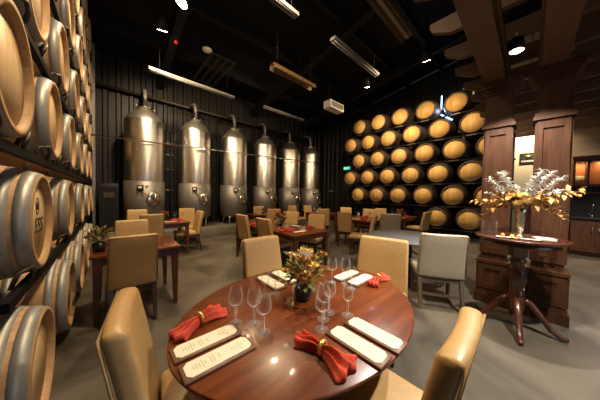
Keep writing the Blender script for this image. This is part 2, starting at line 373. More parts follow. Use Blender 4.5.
MB().rbox(-.38, .38, -.16, .16, 0, .26, .02).build('casing', 'white', uh)
MB().box(-.33, .33, -.175, -.155, .05, .21).build('louvre', 'grille', uh)
for s in (-.3, .3): MB().tube([(s, 0, .25), (s, 0, hang(4.77, 4.45)+.01)], .012, 6).build('hanger', 'steel_black', uh)
sd = thing('ceiling_disc', 'round white disc on the ceiling above the slatted vent', 'vent', (1.95, 6.0, hang(6.0, .62)))
MB().lathe([(.10, 0), (.12, .02), (.12, .05), (.08, .06)], 20).build('disc', 'white', sd); MB().lathe([(.01, .05), (.01, .64)], 8).build('stem', 'steel_black', sd)
vt = thing('ceiling_vent', 'vent of four dark slats on the black ceiling above the second tank', 'vent', (2.05, 6.9, 5.3))
for y in (-.9, .86): MB().box(-.02, .75, y, y+.04, -.02, .03).build('end_bar', 'steel_black', vt)
for k in range(4): MB().box(k*.21, k*.21+.09, -.87, .87, -.01, .03).build('slat', 'hoop_dark', vt)
for x in (.0, .7): MB().tube([(x, 0, .03), (x, 0, hang(6.9, 5.3)+.02)], .01, 6).build('hanger', 'steel_black', vt)
rl = thing('indicator_lamp', 'tiny red lamp high on the dark ceiling above the tanks', 'lamp', (1.2, 6.0, 5.15))
MB().sphere((0, 0, 0), .04).build('lens', 'red_led', rl); MB().tube([(0, 0, .03), (0, 0, hang(6.0, 5.15)+.01)], .01, 6).build('cable', 'black', rl)

def ceiling_spot(label, loc, aim, power, ang=115, col=WARM, lens='lamp', r=.11, length=.24):
    t = thing('spotlight', label, 'spotlight', loc, 0, 'ceiling spotlights')
    d = (Vector(aim)-Vector(loc)).normalized(); R = d.to_track_quat('-Z', 'Y').to_matrix().to_4x4()
    MB().lathe([(r, -.02), (r, .1), (r*.75, length), (r*.3, length+.02)], 20, R, cap=True).build('can', 'black', t)
    MB().lathe([(1e-4, -.028), (r*.86, -.026), (r*.9, -.0205)], 20, R, cap=False).build('lens', lens, t)
    top = hang(loc[1], loc[2])
    MB().tube([R @ Vector((0, 0, length)), (0, 0, length+.15), (0, 0, max(length+.2, top+.01))], .012, 8).build('bracket', 'steel_black', t)
    spot_light('spot_lamp', Vector(loc)+d*.06, aim, power, col, ang, .7, .06)
    return t
ceiling_spot('bright spotlight starring above the leftmost tank', (.84, 5.52, 5.0), (1.5, 7.4, 2.2), 420, 130)
ceiling_spot('bright spotlight cut by the top edge above the leftmost tank', (1.0, 4.49, 5.0), (-.3, 4.2, 2.0), 420, 130)
ceiling_spot('bright spotlight starring in front of the right end of the barrel wall', (6.09, 1.9, 5.0), (8.0, 2.2, 2.4), 420, 130)
ceiling_spot('bright spotlight starring above the left end of the barrel wall', (6.17, 3.64, 5.0), (8.0, 4.3, 2.4), 420, 130)
spot_light('spot_lamp', (6.06, 1.94, 4.88), (3.5, 7.5, 2.2), 220, WARM, 90, .7, .06)   # extra light added at this lamp for more streaks on the tanks
# unseen lamps added out of view to light tables, left rack and tanks
ceiling_spot('added unseen spotlight over the oval table, above the frame', (1.0, 1.9, 5.0), (.9, 1.0, .8), 330, 120)
ceiling_spot('added unseen spotlight over the left barrel rack, above the frame', (1.2, .9, 4.8), (-.4, 2.2, 1.4), 300, 110)
ceiling_spot('added unseen spotlight over the middle tables, above the frame', (1.75, 2.3, 5.0), (4.2, 3.9, .8), 420, 110)
ceiling_spot('added unseen spotlight facing the tanks, above the frame', (1.55, 2.75, 5.0), (4.4, 7.5, 2.0), 420, 95)

# conduit along the barrel wall
tag(MB().tube([(9.28, 7.6, 5.45), (9.28, 3.1, 6.2), (9.28, .55, 6.6)], .03, 8).build('conduit', 'galv'), 'steel conduit running along the top of the barrel wall', 'pipe')
# thin rail before the tanks
pr = thing('tank_rail', 'thin steel pipe running in front of all six tanks', 'pipe', (0, 7.02, 0))
MB().tube([(-1.5, 0, 2.72), (8.0, 0, 3.02), (9.33, 0, 3.06)], .018, 8).build('pipe', 'polished', pr)

# ------------------------------------------------------------------ tanks
JK = 1.72
def make_tank(label, loc):
    t = thing('wine_tank', label, 'tank', loc, 0, 'steel wine tanks')
    R_ = .48
    MB().lathe([(R_, JK-.3), (R_, 3.42-.3), (R_*.98, 3.45-.3)], 48, cap=False).build('upper_jacket', 'dimple', t)
    MB().lathe([(.10, .22), (.36, .27), (R_+.012, .36), (R_+.012, JK-.3), (R_, JK-.295)], 48).build('lower_jacket', 'brushed', t)
    MB().lathe([(R_, 3.12), (R_-.02, 3.17), (.30, 3.40), (.17, 3.49), (.16, 3.55)], 40, cap=True).build('dome', 'dome', t)
    MB().lathe([(.19, 3.53), (.19, 3.57), (.10, 3.60), (.05, 3.61)], 24).build('hatch', 'polished', t)
    for a in range(5):
        an = a*2*PI/5; MB().tube([(.20*math.cos(an), .20*math.sin(an), 3.52), (.27*math.cos(an), .27*math.sin(an), 3.58)], .012, 6).build('clamp', 'polished', t)
    MB().tube([(0, 0, 3.6), (0, .0, 3.86), (0, .03, 4.0), (0, .12, 4.12), (0, .3, 4.16), (0, .603, 4.16)], .05, 12).build('vent_pipe', 'galv', t)
    for a in range(4):
        an = PI/4+a*PI/2; x, y = .38*math.cos(an), .38*math.sin(an)
        MB().tube([(x, y, .0), (x, y, .34)], .035, 10).lathe([(.06, 0), (.06, .02)], 12, TR(x, y, 0)).build('leg', 'polished', t)
    # manway door facing the room, to the right of the front
    A = RZ(-PI/2+.30) @ TR(R_+.012, 0, .92) @ RY(PI/2)
    dr = MB().lathe([(.20, 0), (.20, .03), (.18, .05), (.17, .055), (.10, .075), (1e-4, .08)], 28, A, sx=1.05, sy=.9).build('manway_door', 'polished', t)
    MB().tube([A @ Vector((-.26, 0, .02)), A @ Vector((-.2, 0, .09)), A @ Vector((.2, 0, .1)), A @ Vector((.25, 0, .04))], .014, 8).build('door_clamp', 'polished', dr)
    # control box and gauge facing the room, to the left
    B = RZ(-PI/2-.30) @ TR(R_+.012, 0, 1.22)
    cb_ = MB().box(-.01, .05, -.07, .07, -.06, .09, B).build('control_box', 'black', t)
    MB().box(.05, .056, -.04, .04, 0, .06, B).build('display', 'white', cb_)
    g = RZ(-PI/2-.02) @ TR(R_+.01, 0, 1.30) @ RY(PI/2)
    MB().lathe([(.035, 0), (.035, .03), (1e-4, .032)], 16, g).build('gauge', 'white', t)
    MB().tube([RZ(-PI/2-.2) @ Vector((R_-.02, 0, 1.12)), RZ(-PI/2-.2) @ Vector((R_+.08, 0, 1.12)), RZ(-PI/2-.05) @ Vector((R_+.08, 0, 1.05))], .016, 8).build('sample_valve', 'polished', t)
    v = RZ(-PI/2-.1)
    MB().tube([v @ Vector((R_-.03, 0, .42)), v @ Vector((R_+.07, 0, .42)), v @ Vector((R_+.08, 0, .30)), v @ Vector((R_+.08, 0, .06))], .025, 10).build('drain_valve', 'polished', t)
    # small bracket across the jacket
    w = RZ(-PI/2+.05)
    MB().tube([w @ Vector((R_-.01, -.12, 2.42)), w @ Vector((R_+.05, -.12, 2.42)), w @ Vector((R_+.05, .12, 2.45)), w @ Vector((R_-.01, .12, 2.45))], .009, 6).build('thermowell', 'polished', t)
    return t
TX = [.745+1.37*k for k in range(6)]
tl = ['leftmost and largest looking of the six steel wine tanks', 'second steel wine tank from the left in the row', 'third steel wine tank from the left in the row', 'fourth steel wine tank from the left in the row', 'fifth steel wine tank from the left, second from the corner', 'rightmost steel wine tank, next to the corner of the room']
tank = make_tank(tl[0], (TX[0], 7.62, .3))
for k in range(1, 6): dup(tank, tl[k], (TX[k], 7.62, .3))
tag(MB().tube([(-1.5, 8.28, 4.46), (8.2, 8.28, 4.46)], .05, 10).build('vent_header', 'hoop_dark'), 'dark header pipe running behind the tops of the tanks', 'pipe')
# dark equipment between first tanks and wall
for k, (x, lab) in enumerate(((-.25, 'dark control cabinet on the plinth left of the first tank'), )):
    eq = thing('control_cabinet', lab, 'cabinet', (x+.22, 7.9, .3))
    MB().rbox(-.22, .19, -.15, .15, 0, 1.35, .015).build('casing', 'black', eq)
    MB().box(-.19, .16, -.165, -.15, .1, 1.25).build('door', 'steel_black', eq)
    MB().box(-.12, .1, -.175, -.164, .95, 1.1).build('display', 'hoop_dark', eq)
for k in range(5):
    x = TX[k]+.68
    hz = thing('hose_manifold', 'black valve manifold on the wall between tank %s and tank %s from the left' % (['one', 'two', 'three', 'four', 'five'][k], ['two', 'three', 'four', 'five', 'six'][k]), 'pipe', (x, 8.3, .3), 0, 'valve manifolds between the tanks')
    MB().tube([(-.06, 0, 0), (-.06, 0, 3.2)], .03, 8).tube([(.08, 0, 0), (.08, 0, 3.2)], .03, 8).build('riser', 'steel_black', hz)
    for z in (1.2, 1.9, 2.4, 2.8): MB().tube([(-.16, 0, z), (.18, 0, z)], .022, 8).build('valve', 'galv' if z > 2 else 'copper', hz)

# ------------------------------------------------------------------ barrels: local axis +X into the rack, front head at x=0
RB, RH, LB_ = .395, .315, .95
def rad(x): t = (x/LB_-.5)*2; return RH+(RB-RH)*(1-abs(t)**2.1)
def make_barrel(label, staves, hoop, head, group):
    t = thing('wine_barrel', label, 'barrel', (0, 0, -9), 0, group)
    ax = RY(PI/2)
    prof = [(RH-.035, .035), (RH-.028, 0), (RH, .0)] + [(rad(x), x) for x in [LB_*i/14 for i in range(1, 14)]] + [(RH, LB_), (RH-.028, LB_), (RH-.035, LB_-.035)]
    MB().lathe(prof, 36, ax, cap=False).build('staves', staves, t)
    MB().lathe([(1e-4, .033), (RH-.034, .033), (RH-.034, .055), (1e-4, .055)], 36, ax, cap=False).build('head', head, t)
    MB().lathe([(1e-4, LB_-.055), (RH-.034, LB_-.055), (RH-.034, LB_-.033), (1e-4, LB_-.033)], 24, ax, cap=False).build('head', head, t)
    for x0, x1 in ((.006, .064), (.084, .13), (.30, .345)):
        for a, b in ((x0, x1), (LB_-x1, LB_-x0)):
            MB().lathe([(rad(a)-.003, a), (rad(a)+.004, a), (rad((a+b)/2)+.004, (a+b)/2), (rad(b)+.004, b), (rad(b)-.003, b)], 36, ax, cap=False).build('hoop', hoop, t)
    return t
# right-hand wall
HX, SP, RP, Z6, Y0 = 8.26, .88, .756, .742, 5.638
rows = {1: [.5, 1.5, 2.5, 3.5, 4.5], 2: [0, 1, 2, 3, 4, 5], 3: [.5, 1.5, 2.5, 3.5, 4.5, 5.5], 4: [0, 1, 2, 3, 4, 5], 5: [.5, 1.5, 2.5, 3.5, 4.5, 5.5], 6: [4, 5]}
rown = {1: 'top row', 2: 'second row from the top', 3: 'third row from the top', 4: 'fourth row from the top', 5: 'fifth row from the top', 6: 'lowest row'}
pb = None
for rw, ks in rows.items():
    for i, k in enumerate(ks):
        lab = 'wine barrel with honey coloured head, %s from the left in the %s of the right-hand barrel wall' % (ORD[i], rown[rw])
        lab = 'honey-headed barrel, %s from left, %s of right-hand barrel wall' % (ORD[i], rown[rw])
        loc = (HX, Y0-k*SP, Z6+RP*(6-rw))
        if pb is None:
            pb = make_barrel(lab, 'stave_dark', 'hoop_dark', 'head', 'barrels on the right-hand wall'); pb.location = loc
        else: dup(pb, lab, loc)
rk = thing('barrel_rack', 'black steel rack holding the honeycomb of barrels on the right-hand wall', 'rack', (HX, 0, 0))
for r_ in range(6):
    z = Z6+RP*r_
    for x in (.028, .882): MB().box(x, x+.04, Y0-6.08*SP, Y0+.56, z-.40, z-.352).build('rail', 'rack', rk)
for y in (Y0+.5, Y0-1.25*SP, Y0-2.75*SP, Y0-4.25*SP, Y0-5.8*SP): MB().box(.98, 1.05, y-.04, y+.04, 0, Z6+RP*5+.4).build('post', 'rack', rk)
for y in (Y0+.53, Y0-6.05*SP): MB().box(.028, .068, y-.025, y+.025, 0, Z6+RP*5-.36).build('post', 'rack', rk)
for rw, ks in rows.items():
    for k in ks:
        y, z = Y0-k*SP, Z6+RP*(6-rw)
        MB().box(.018, .03, y-.13, y+.13, z-.392, z-.362).build('saddle', 'hoop_dark', rk)
# blue-white LED tubes glowing behind the top right barrels
lt = thing('led_tube', 'blue-white LED tube glowing between barrels at the top right of the wall', 'lamp', (8.40, 1.93, 4.13))
MB().tube([(0, .17, .13), (0, -.15, -.12)], .02, 10).build('tube', 'led', lt); MB().tube([(.035, .18, .137), (.035, -.16, -.127)], .022, 8).build('housing', 'black', lt)
lf = thing('led_fixture', 'LED-lit metal fixture around the last barrel of the top row', 'lamp', (8.42, 1.678, 4.52))
MB().box(-.02, .03, -.44, -.41, -.02, .42).box(-.02, .03, -.44, -.15, .39, .42).build('bracket', 'galv', lf)
MB().box(-.02, .03, .41, .44, -.05, .40).build('bracket', 'galv', lf)
MB().tube([(-.03, .42, -.02), (-.03, .42, .38)], .014, 8).build('tube', 'led', lf)
ll = bpy.data.lights.new('led_glow', 'POINT'); ll.energy = 14; ll.color = (.35, .55, 1); ll.shadow_soft_size = .1
lo = bpy.data.objects.new('led_glow', ll); C.objects.link(lo); lo.location = (8.5, 2.1, 4.42)

# left-hand wall: heads face +X
LXH = -.345
lrows = {1: ([1.88, 3.03, 4.05, 5.1, 6.2], .402), 2: ([2.26, 3.6, 4.95, 6.25, 7.4], 1.21), 3: ([1.75, 2.76, 3.82, 4.87, 5.9, 6.95], 2.012), 4: ([2.22, 3.25, 4.35, 5.4, 6.45, 7.45], 2.76), 5: ([1.75, 2.78, 3.82, 4.87, 5.9, 6.95], 3.52), 6: ([2.22, 3.25, 4.35, 5.4, 6.45, 7.45], 4.28), 7: ([3.82, 4.87, 5.9, 6.95], 5.04)}
lrn = {1: 'floor row', 2: 'second row up', 3: 'third row up', 4: 'fourth row up', 5: 'fifth row up', 6: 'sixth row up', 7: 'topmost row'}
lb = None
for rw, (ys, z) in lrows.items():
    for i, y in enumerate(ys):
        lab = 'pale-headed barrel with galvanised hoops, %s from the camera, %s of left barrel rack' % (ORD[i], lrn[rw])
        lx = LXH+.055 if rw == 1 else LXH
        if lb is None:
            lb = make_barrel(lab, 'stave', 'hoop', 'head_pale', 'barrels on the left-hand rack'); lb.location = (lx, y, z); lb.rotation_euler = (0, 0, PI)
            b = lb
        else: b = dup(lb, lab, (lx, y, z), PI)
        b.rotation_euler = (0, 0, PI)
        if rw == 2 and i == 0:
            b['label'] = 'near barrel at eye height on left rack, head branded with a crest over letters'
            T = TR(.03-.0635, .02, -.05) @ RZ(-PI/2) @ RX(PI/2)
            text_mesh('ESS', .15, 'branding', 'ink', b, TR(.0325, -.06, -.04) @ RZ(-PI/2) @ RX(PI/2))
            MB().lathe([(.052, 0), (.06, 0), (.06, .002), (.052, .002)], 20, TR(.0325, -.02, .10) @ RY(-PI/2), sy=.7, cap=False).lathe([(.004, 0), (.032, .001), (.004, .002)], 5, TR(.0325, -.02, .10) @ RY(-PI/2)).build('crest', 'ink', b)
lr = thing('barrel_rack', 'black steel rack along the left wall stacked with barrels', 'rack', (LXH, 0, 0))
for rw, (ys, z) in lrows.items():
    if rw == 1: continue
    for x in (-.068, -.922): MB().box(x, x+.04, min(ys)-.55, 7.95, z-.402, z-.352).build('rail', 'rack', lr)
    for y in ys:
        for s in (-1, 1):
            MB().tube([(-.03, y+s*.20, z-.36), (-.012, y+s*.20, z-.30), (-.012, y+s*.24, z-.255), (-.05, y+s*.30, z-.27), (-.08, y+s*.30, z-.36)], .012, 6).build('hook', 'hoop_dark', lr)
for y in (1.2, 3.0, 4.3, 5.4, 6.45, 8.0): MB().box(-1.05, -.98, y-.04, y+.04, 0, 5.3).build('post', 'rack', lr)
for y in (8.02,): MB().box(-.03, .03, y-.03, y+.03, 0, 5.4).build('post', 'galv', lr)
# ------------------------------------------------------------------ furniture
def make_chair(name, label, lea, leg, w=.47, group=None):
    t = thing(name, label, 'chair', (0, 0, -9), 0, group)
    h = w/2
    def rake(x, y, z):
        u = (z-.40)/.57
        return (x*(1.0-.06*u), y-.095*u**1.3 + .012*(1-(x/h)**2)*(-1), z)
    bk = MB().rbox(-h, h, -.26, -.185, .40, .97, .026, 3, None, rake).build('backrest', lea, t)
    pts = [rake(x, -.263, z) for x, z in ((-h+.012, .44), (-h+.012, .955), (h-.012, .955), (h-.012, .44))]
    MB().tube(pts, .005, 6).build('piping', 'piping', bk)
    MB().rbox(-h, h, -.19, .25, .40, .49, .028, 3).build('seat', lea, t)
    MB().box(-h+.02, h-.02, -.24, .22, .34, .405).build('seat_rail', leg, t)
    for s in (-1, 1):
        MB().taper((s*(h-.04), .2, 0), .032, .032, (s*(h-.04), .2, .36), .046, .046).build('leg', leg, t)
        MB().taper((s*(h-.04), -.31, 0), .032, .034, (s*(h-.04), -.22, .40), .044, .046).build('leg', leg, t)
    MB().box(-h+.04, h-.04, -.275, -.255, .17, .20).build('stretcher', leg, t)
    return t
CH = make_chair('dining_chair', '', 'leather', 'leg_dark', .47, 'tan leather dining chairs')
CG = make_chair('dining_chair', '', 'leather_grey', 'leg_grey', .54, 'taupe leather dining chairs')
used = set()
def chair(px, py, ang, label, src=None, sc=None):     # back-top centre at (px, py); ang = facing direction in degrees from +X
    src = src or CH; a = math.radians(ang); d = Vector((math.cos(a), math.sin(a), 0))
    loc = Vector((px, py, 0)) + d*.32
    if src.name not in used:
        used.add(src.name); src.location = loc; src.rotation_euler = (0, 0, a-PI/2); src['label'] = label; o = src
    else: o = dup(src, label, loc, a-PI/2)
    if sc: o.scale = sc
    return o
# around the oval table
chair(.03, 1.07, -8, 'tan leather chair at the near left end of the oval table, beside the barrel rack', sc=(.94, 1, 1))
chair(1.16, 1.87, -90, 'tan leather chair at the far left side of the oval table, facing the camera')
chair(2.2, 1.05, 192, 'tan leather chair at the far right end of the oval table, facing the camera', sc=(1.12, 1, 1))
chair(.905, .135, 91, 'tan leather chair at the near right of the oval table, cut by bottom edge', sc=(.94, 1, 1))
# left rectangular table
chair(.18, 2.76, 90, 'tan leather chair seen from behind at the near side of the left rectangular table')
chair(.25, 4.27, -90, 'tan leather chair facing the camera on the far side of the left rectangular table')
# table before the first tanks
chair(.62, 5.15, 90, 'tan leather chair seen from behind at the red napkin table by the tanks')
chair(.5, 6.75, -90, 'tan leather chair against the first tank, behind the red napkin table')
chair(1.68, 5.62, 178, 'tan leather chair at the right end of the red napkin table by the tanks')
chair(1.64, 6.72, -90, 'tan leather chair with its back to the second tank, beyond the red napkin table')
# middle table A
chair(2.1, 3.32, 4, 'tan leather chair at the left side of the middle table, nearer of the two')
chair(2.1, 4.2, 4, 'tan leather chair at the left side of the middle table, farther of the two')
chair(3.62, 3.35, 200, 'tan leather chair facing the camera at right side of the middle table, nearer one')
chair(3.62, 4.25, 190, 'tan leather chair facing left at right side of the middle table, farther one')
# table D, back middle
chair(3.75, 5.3, 75, 'tan leather chair seen from behind at the back table before the third tank')
chair(4.1, 6.8, -98, 'tan leather chair facing the camera against the third tank')
chair(5.2, 6.15, 180, 'tan leather chair seen side-on at right end of the back table before the tanks')
# table E, back right
chair(5.72, 6.75, -82, 'tan leather chair facing the camera before the rightmost tank')
chair(6.4, 6.55, -95, 'tan leather chair before the room corner, beside the rightmost tank')
chair(5.2, 4.55, 45, 'tan leather chair seen from behind at the back right table near the exit sign')
# table B, right of the middle
chair(4.75, 3.4, 10, 'tan leather chair seen from behind, left side of table below the left barrel columns')
chair(4.62, 2.42, 112, 'tan leather chair seen edge-on at the near side of table below the barrels')
chair(6.75, 4.75, 215, 'tan leather chair facing the camera beside a white candle, under the exit sign')
chair(6.72, 3.75, 195, 'tan leather chair facing the camera below the second barrel of the fifth row')
# table C, by the barrels
chair(7.55, 3.75, 225, 'small tan leather chair right against the barrel wall, below the fifth row')
chair(7.15, 2.05, 82, 'tan leather chair seen side-on against the barrel wall, left of the lowest barrels')
chair(5.42, 2.4, 38, 'taupe leather chair seen from behind, beyond the grey stone table', CG)
chair(3.02, .68, 30, 'taupe leather chair seen from behind at the grey stone table, near the column', CG)

# main oval table
TZ = .76; TCX, TCY, TA, TB_ = .907, .915, .745, .57
ot = thing('oval_table', 'polished oval mahogany dining table in the foreground set for four', 'table', (TCX, TCY, 0))
pr_ = [(1e-4, TZ-.035), (.955, TZ-.035), (.975, TZ-.028), (.985, TZ-.014), (1.0, TZ-.012), (1.0, TZ-.004), (.994, TZ), (.0001, TZ)]
MB().lathe(pr_, 72, None, True, TA, TB_, cap=False).build('tabletop', 'table_top', ot)
MB().lathe([(.80, TZ-.11), (.80, TZ-.034), (.77, TZ-.034), (.77, TZ-.11)], 60, None, True, TA, TB_, cap=False).build('apron', 'wood_dark', ot)
for sx in (-1, 1):
    for sy in (-1, 1): MB().taper((sx*.26, sy*.25, 0), .035, .035, (sx*.26, sy*.25, TZ-.035), .06, .06).build('leg', 'wood_dark', ot)

def rect_table(label, x0, x1, y0, y1, z=.75, name='rectangular_table'):
    cx, cy = (x0+x1)/2, (y0+y1)/2; hx, hy = (x1-x0)/2, (y1-y0)/2
    t = thing(name, label, 'table', (cx, cy, 0), 0, 'rectangular tables')
    MB().rbox(-hx, hx, -hy, hy, z-.035, z, .008, 2).build('tabletop', 'table_top', t)
    MB().box(-hx+.04, hx-.04, -hy+.04, hy-.04, z-.12, z-.034).build('apron', 'wood_dark', t)
    for sx in (-1, 1):
        for sy in (-1, 1): MB().taper((sx*(hx-.05), sy*(hy-.05), 0), .04, .04, (sx*(hx-.06), sy*(hy-.06), z-.036), .075, .075).build('leg', 'wood_dark', t)
    return t
rect_table('rectangular mahogany table at left beside the barrel rack', -.17, .66, 2.97, 3.78)
rect_table('rectangular mahogany table with red napkins before the two leftmost tanks', .29, 1.36, 5.24, 6.1)
rect_table('rectangular mahogany table in the middle of the room with floral centrepiece', 2.22, 3.12, 2.55, 4.78)
rect_table('rectangular mahogany table at the back before the third and fourth tanks', 3.4, 4.6, 5.8, 6.42)
rect_table('rectangular mahogany table at the back right, in the corner of the room', 5.6, 6.45, 4.95, 5.85)
rect_table('rectangular mahogany table right of the middle, below the left barrel columns', 5.02, 6.2, 2.75, 3.95)
rect_table('rectangular mahogany table with red flowers against the barrel wall', 6.75, 7.85, 2.55, 3.3)
# grey stone round table
gt = thing('round_stone_table', 'round table with grey speckled stone top beside the taupe chair', 'table', (3.78, 1.35, 0))
MB().lathe([(1e-4, .72), (.64, .72), (.66, .735), (.655, .75), (1e-4, .75)], 48, cap=False).build('tabletop', 'stone', gt)
MB().lathe([(.06, .02), (.05, .1), (.045, .66), (.15, .7), (.15, .722)], 20).build('pedestal', 'black', gt)
for a in range(4):
    q = RZ(a*PI/2+.4); MB().tube([q @ Vector(p) for p in ((.04, 0, .5), (.18, 0, .42), (.24, 0, .2), (.40, 0, .02))], .014, 8).build('foot', 'black', gt)

# ------------------------------------------------------------------ table settings
def make_menu(label, loc, rz, group='menu boards'):       # one board with a cream card, long axis local X
    t = thing('menu_board', label, 'menu', loc, rz, group)
    MB().rbox(-.138, .138, -.052, .052, 0, .012, .003, 1).build('board', 'tray', t)
    c = .016; x, y = .126, .041
    MB().prism([(-x+c, -y), (x-c, -y), (x, -y+c), (x, y-c), (x-c, y), (-x+c, y), (-x, y-c), (-x, -y+c)], .012, .0145).build('card', 'menu_card', t)
    return t
mb0 = make_menu('outer cream menu on walnut board at the near left place of the oval table', (.313, .935, TZ), PI)
dup(mb0, 'inner cream menu on walnut board at the near left place of the oval table', (.32, .812, TZ), PI)
dup(mb0, 'outer cream menu on walnut board at the near right place of the oval table', (.927, .478, TZ), PI/2)
dup(mb0, 'inner cream menu on walnut board at the near right place of the oval table', (.80, .49, TZ), PI/2)
dup(mb0, 'left cream menu on walnut board at the far left place of the oval table', (.875, 1.272, TZ), PI/2)
dup(mb0, 'right cream menu on walnut board at the far left place of the oval table', (1.02, 1.29, TZ), PI/2)
dup(mb0, 'farther cream menu on walnut board at the far right place of the oval table', (1.43, .985, TZ), 0)
dup(mb0, 'nearer cream menu on walnut board at the far right place of the oval table', (1.44, .86, TZ), 0)

def make_napkin(label, mt_, ring, group):    # bow-shaped folded napkin along local X
    t = thing('napkin', label, 'napkin', (0, 0, -9), 0, group)
    mb = MB(); nu, nv = 21, 25; vs = []; fs = []
    for i in range(nu):
        u = -1+2*i/(nu-1); au = abs(u)
        w = .013+.052*au**1.1*(1.2 if u > 0 else .75); hgt = .020+.018*math.sin(min(au*1.4, 1)*PI)
        for j in range(nv):
            v = -1+2*j/(nv-1); ph = v*PI*3.0
            ln = .135*u*(1-.16*v*v*au)
            zz = .013+hgt*(.5+.5*math.cos(ph))*(1-.35*abs(v)) + .012*(1-v*v)
            vs.append((ln+.008*math.sin(ph*.7), w*v, max(zz+.008*au*math.sin(5*v+u*3), .008)))
    for i in range(nu-1):
        for j in range(nv-1): fs.append((i*nv+j, (i+1)*nv+j, (i+1)*nv+j+1, i*nv+j+1))
    top = mb.add(vs, fs, True)
    # closed underside
    n0 = len(vs); vb = [(x, y, .003) for x, y, z in vs]
    fb = [tuple(n0+k for k in f[::-1]) for f in fs]
    bd = [i*nv for i in range(nu)]+[(nu-1)*nv+j for j in range(1, nv)]+[i*nv+nv-1 for i in range(nu-2, -1, -1)]+[j for j in range(nv-2, 0, -1)]
    sd_ = [(bd[(k+1) % len(bd)], bd[k], n0+bd[k], n0+bd[(k+1) % len(bd)]) for k in range(len(bd))]
    mb.v += vb; mb.f += fb+sd_; mb.sm += [True]*(len(fb)+len(sd_))
    mb.build('cloth', mt_, t)
    if ring:
        pts = [(0, .026*math.cos(a), .0345+.027*math.sin(a)) for a in [2*PI*k/20 for k in range(20)]]
        MB().tube(pts, .0065, 8, None, True).build('ring', ring, t)
    return t
np0 = make_napkin('rust napkin in a gold ring at the near left place of the oval table', 'napkin', 'gold', 'rust napkins on the oval table')
np0.location = (.325, 1.087, TZ); np0.rotation_euler = (0, 0, .42)
dup(np0, 'rust napkin in a gold ring at the near right place of the oval table', (.64, .55, TZ), -1.45)
dup(np0, 'rust napkin at the far right place, in front of the chair', (1.51, .755, TZ), .1, sc=(.85, .85, 1))
dup(np0, 'rust napkin half hidden behind the flowers at the far left place', (1.13, 1.25, TZ), 1.4, sc=(.8, .8, 1))
npr = make_napkin('red napkin on the left part of the table before the leftmost tanks', 'napkin_red', None, 'red napkins on far tables')
npr.location = (.62, 5.62, .75); npr.rotation_euler = (0, 0, .3)

def make_glass(label, h, r, group):
    t = thing('wine_glass', label, 'glass', (0, 0, -9), 0, group)
    MB().lathe([(1e-4, .0007), (.034, .0007), (.034, .002), (.010, .003), (1e-4, .003)], 28, None, False, cap=False).build('foot', 'glass', t)
    MB().lathe([(1e-4, .0032), (.009, .0034), (.0052, .012), (.0046, h*.46), (.008, h*.485), (1e-4, h*.487)], 24, cap=False).build('stem', 'glass_stem', t)
    o = [(.0060, h*.485), (r*.62, h*.53), (r*.92, h*.60), (r, h*.68), (r*.93, h*.82), (r*.74, h)]
    i = [(a-.0013, z+.001) for a, z in o[::-1]]; i[-1] = (1e-4, h*.488)
    i[0] = (o[-1][0]-.0012, h)
    MB().lathe([(1e-4, h*.4845)]+o+i, 28, cap=False).build('bowl', 'glass', t)
    return t
g0 = make_glass('', .186, .037, 'wine glasses on the oval table'); g1 = make_glass('', .165, .030, 'wine glasses on the oval table')
gl = [(g0, .468, .985, 'leftmost wine glass of the trio by the near left place'), (g0, .535, .918, 'middle wine glass of the trio by the near left place'), (g0, .535, .828, 'right and nearest wine glass of the trio by the near left place'),
      (g0, .765, .662, 'front left wine glass of the group beside the near right menus'), (g0, .835, .715, 'back left wine glass of the group beside the near right menus'), (g1, .965, .652, 'small right wine glass of the group beside the near right menus'), (g0, .905, .735, 'back right wine glass of the group beside the near right menus'),
      (g0, 1.24, .985, 'left wine glass of the trio before the far right menus'), (g0, 1.30, .905, 'middle wine glass of the trio before the far right menus'), (g1, 1.262, .83, 'right wine glass of the trio before the far right menus'),
      (g1, .735, 1.125, 'small wine glass left of the flowers near the far left menus'), (g1, .805, 1.115, 'small wine glass behind the votive near the far left menus')]
seen = set()
for s_, x, y, lab in gl:
    if s_.name not in seen: seen.add(s_.name); s_.location = (x, y, TZ); s_['label'] = lab
    else: dup(s_, lab, (x, y, TZ))

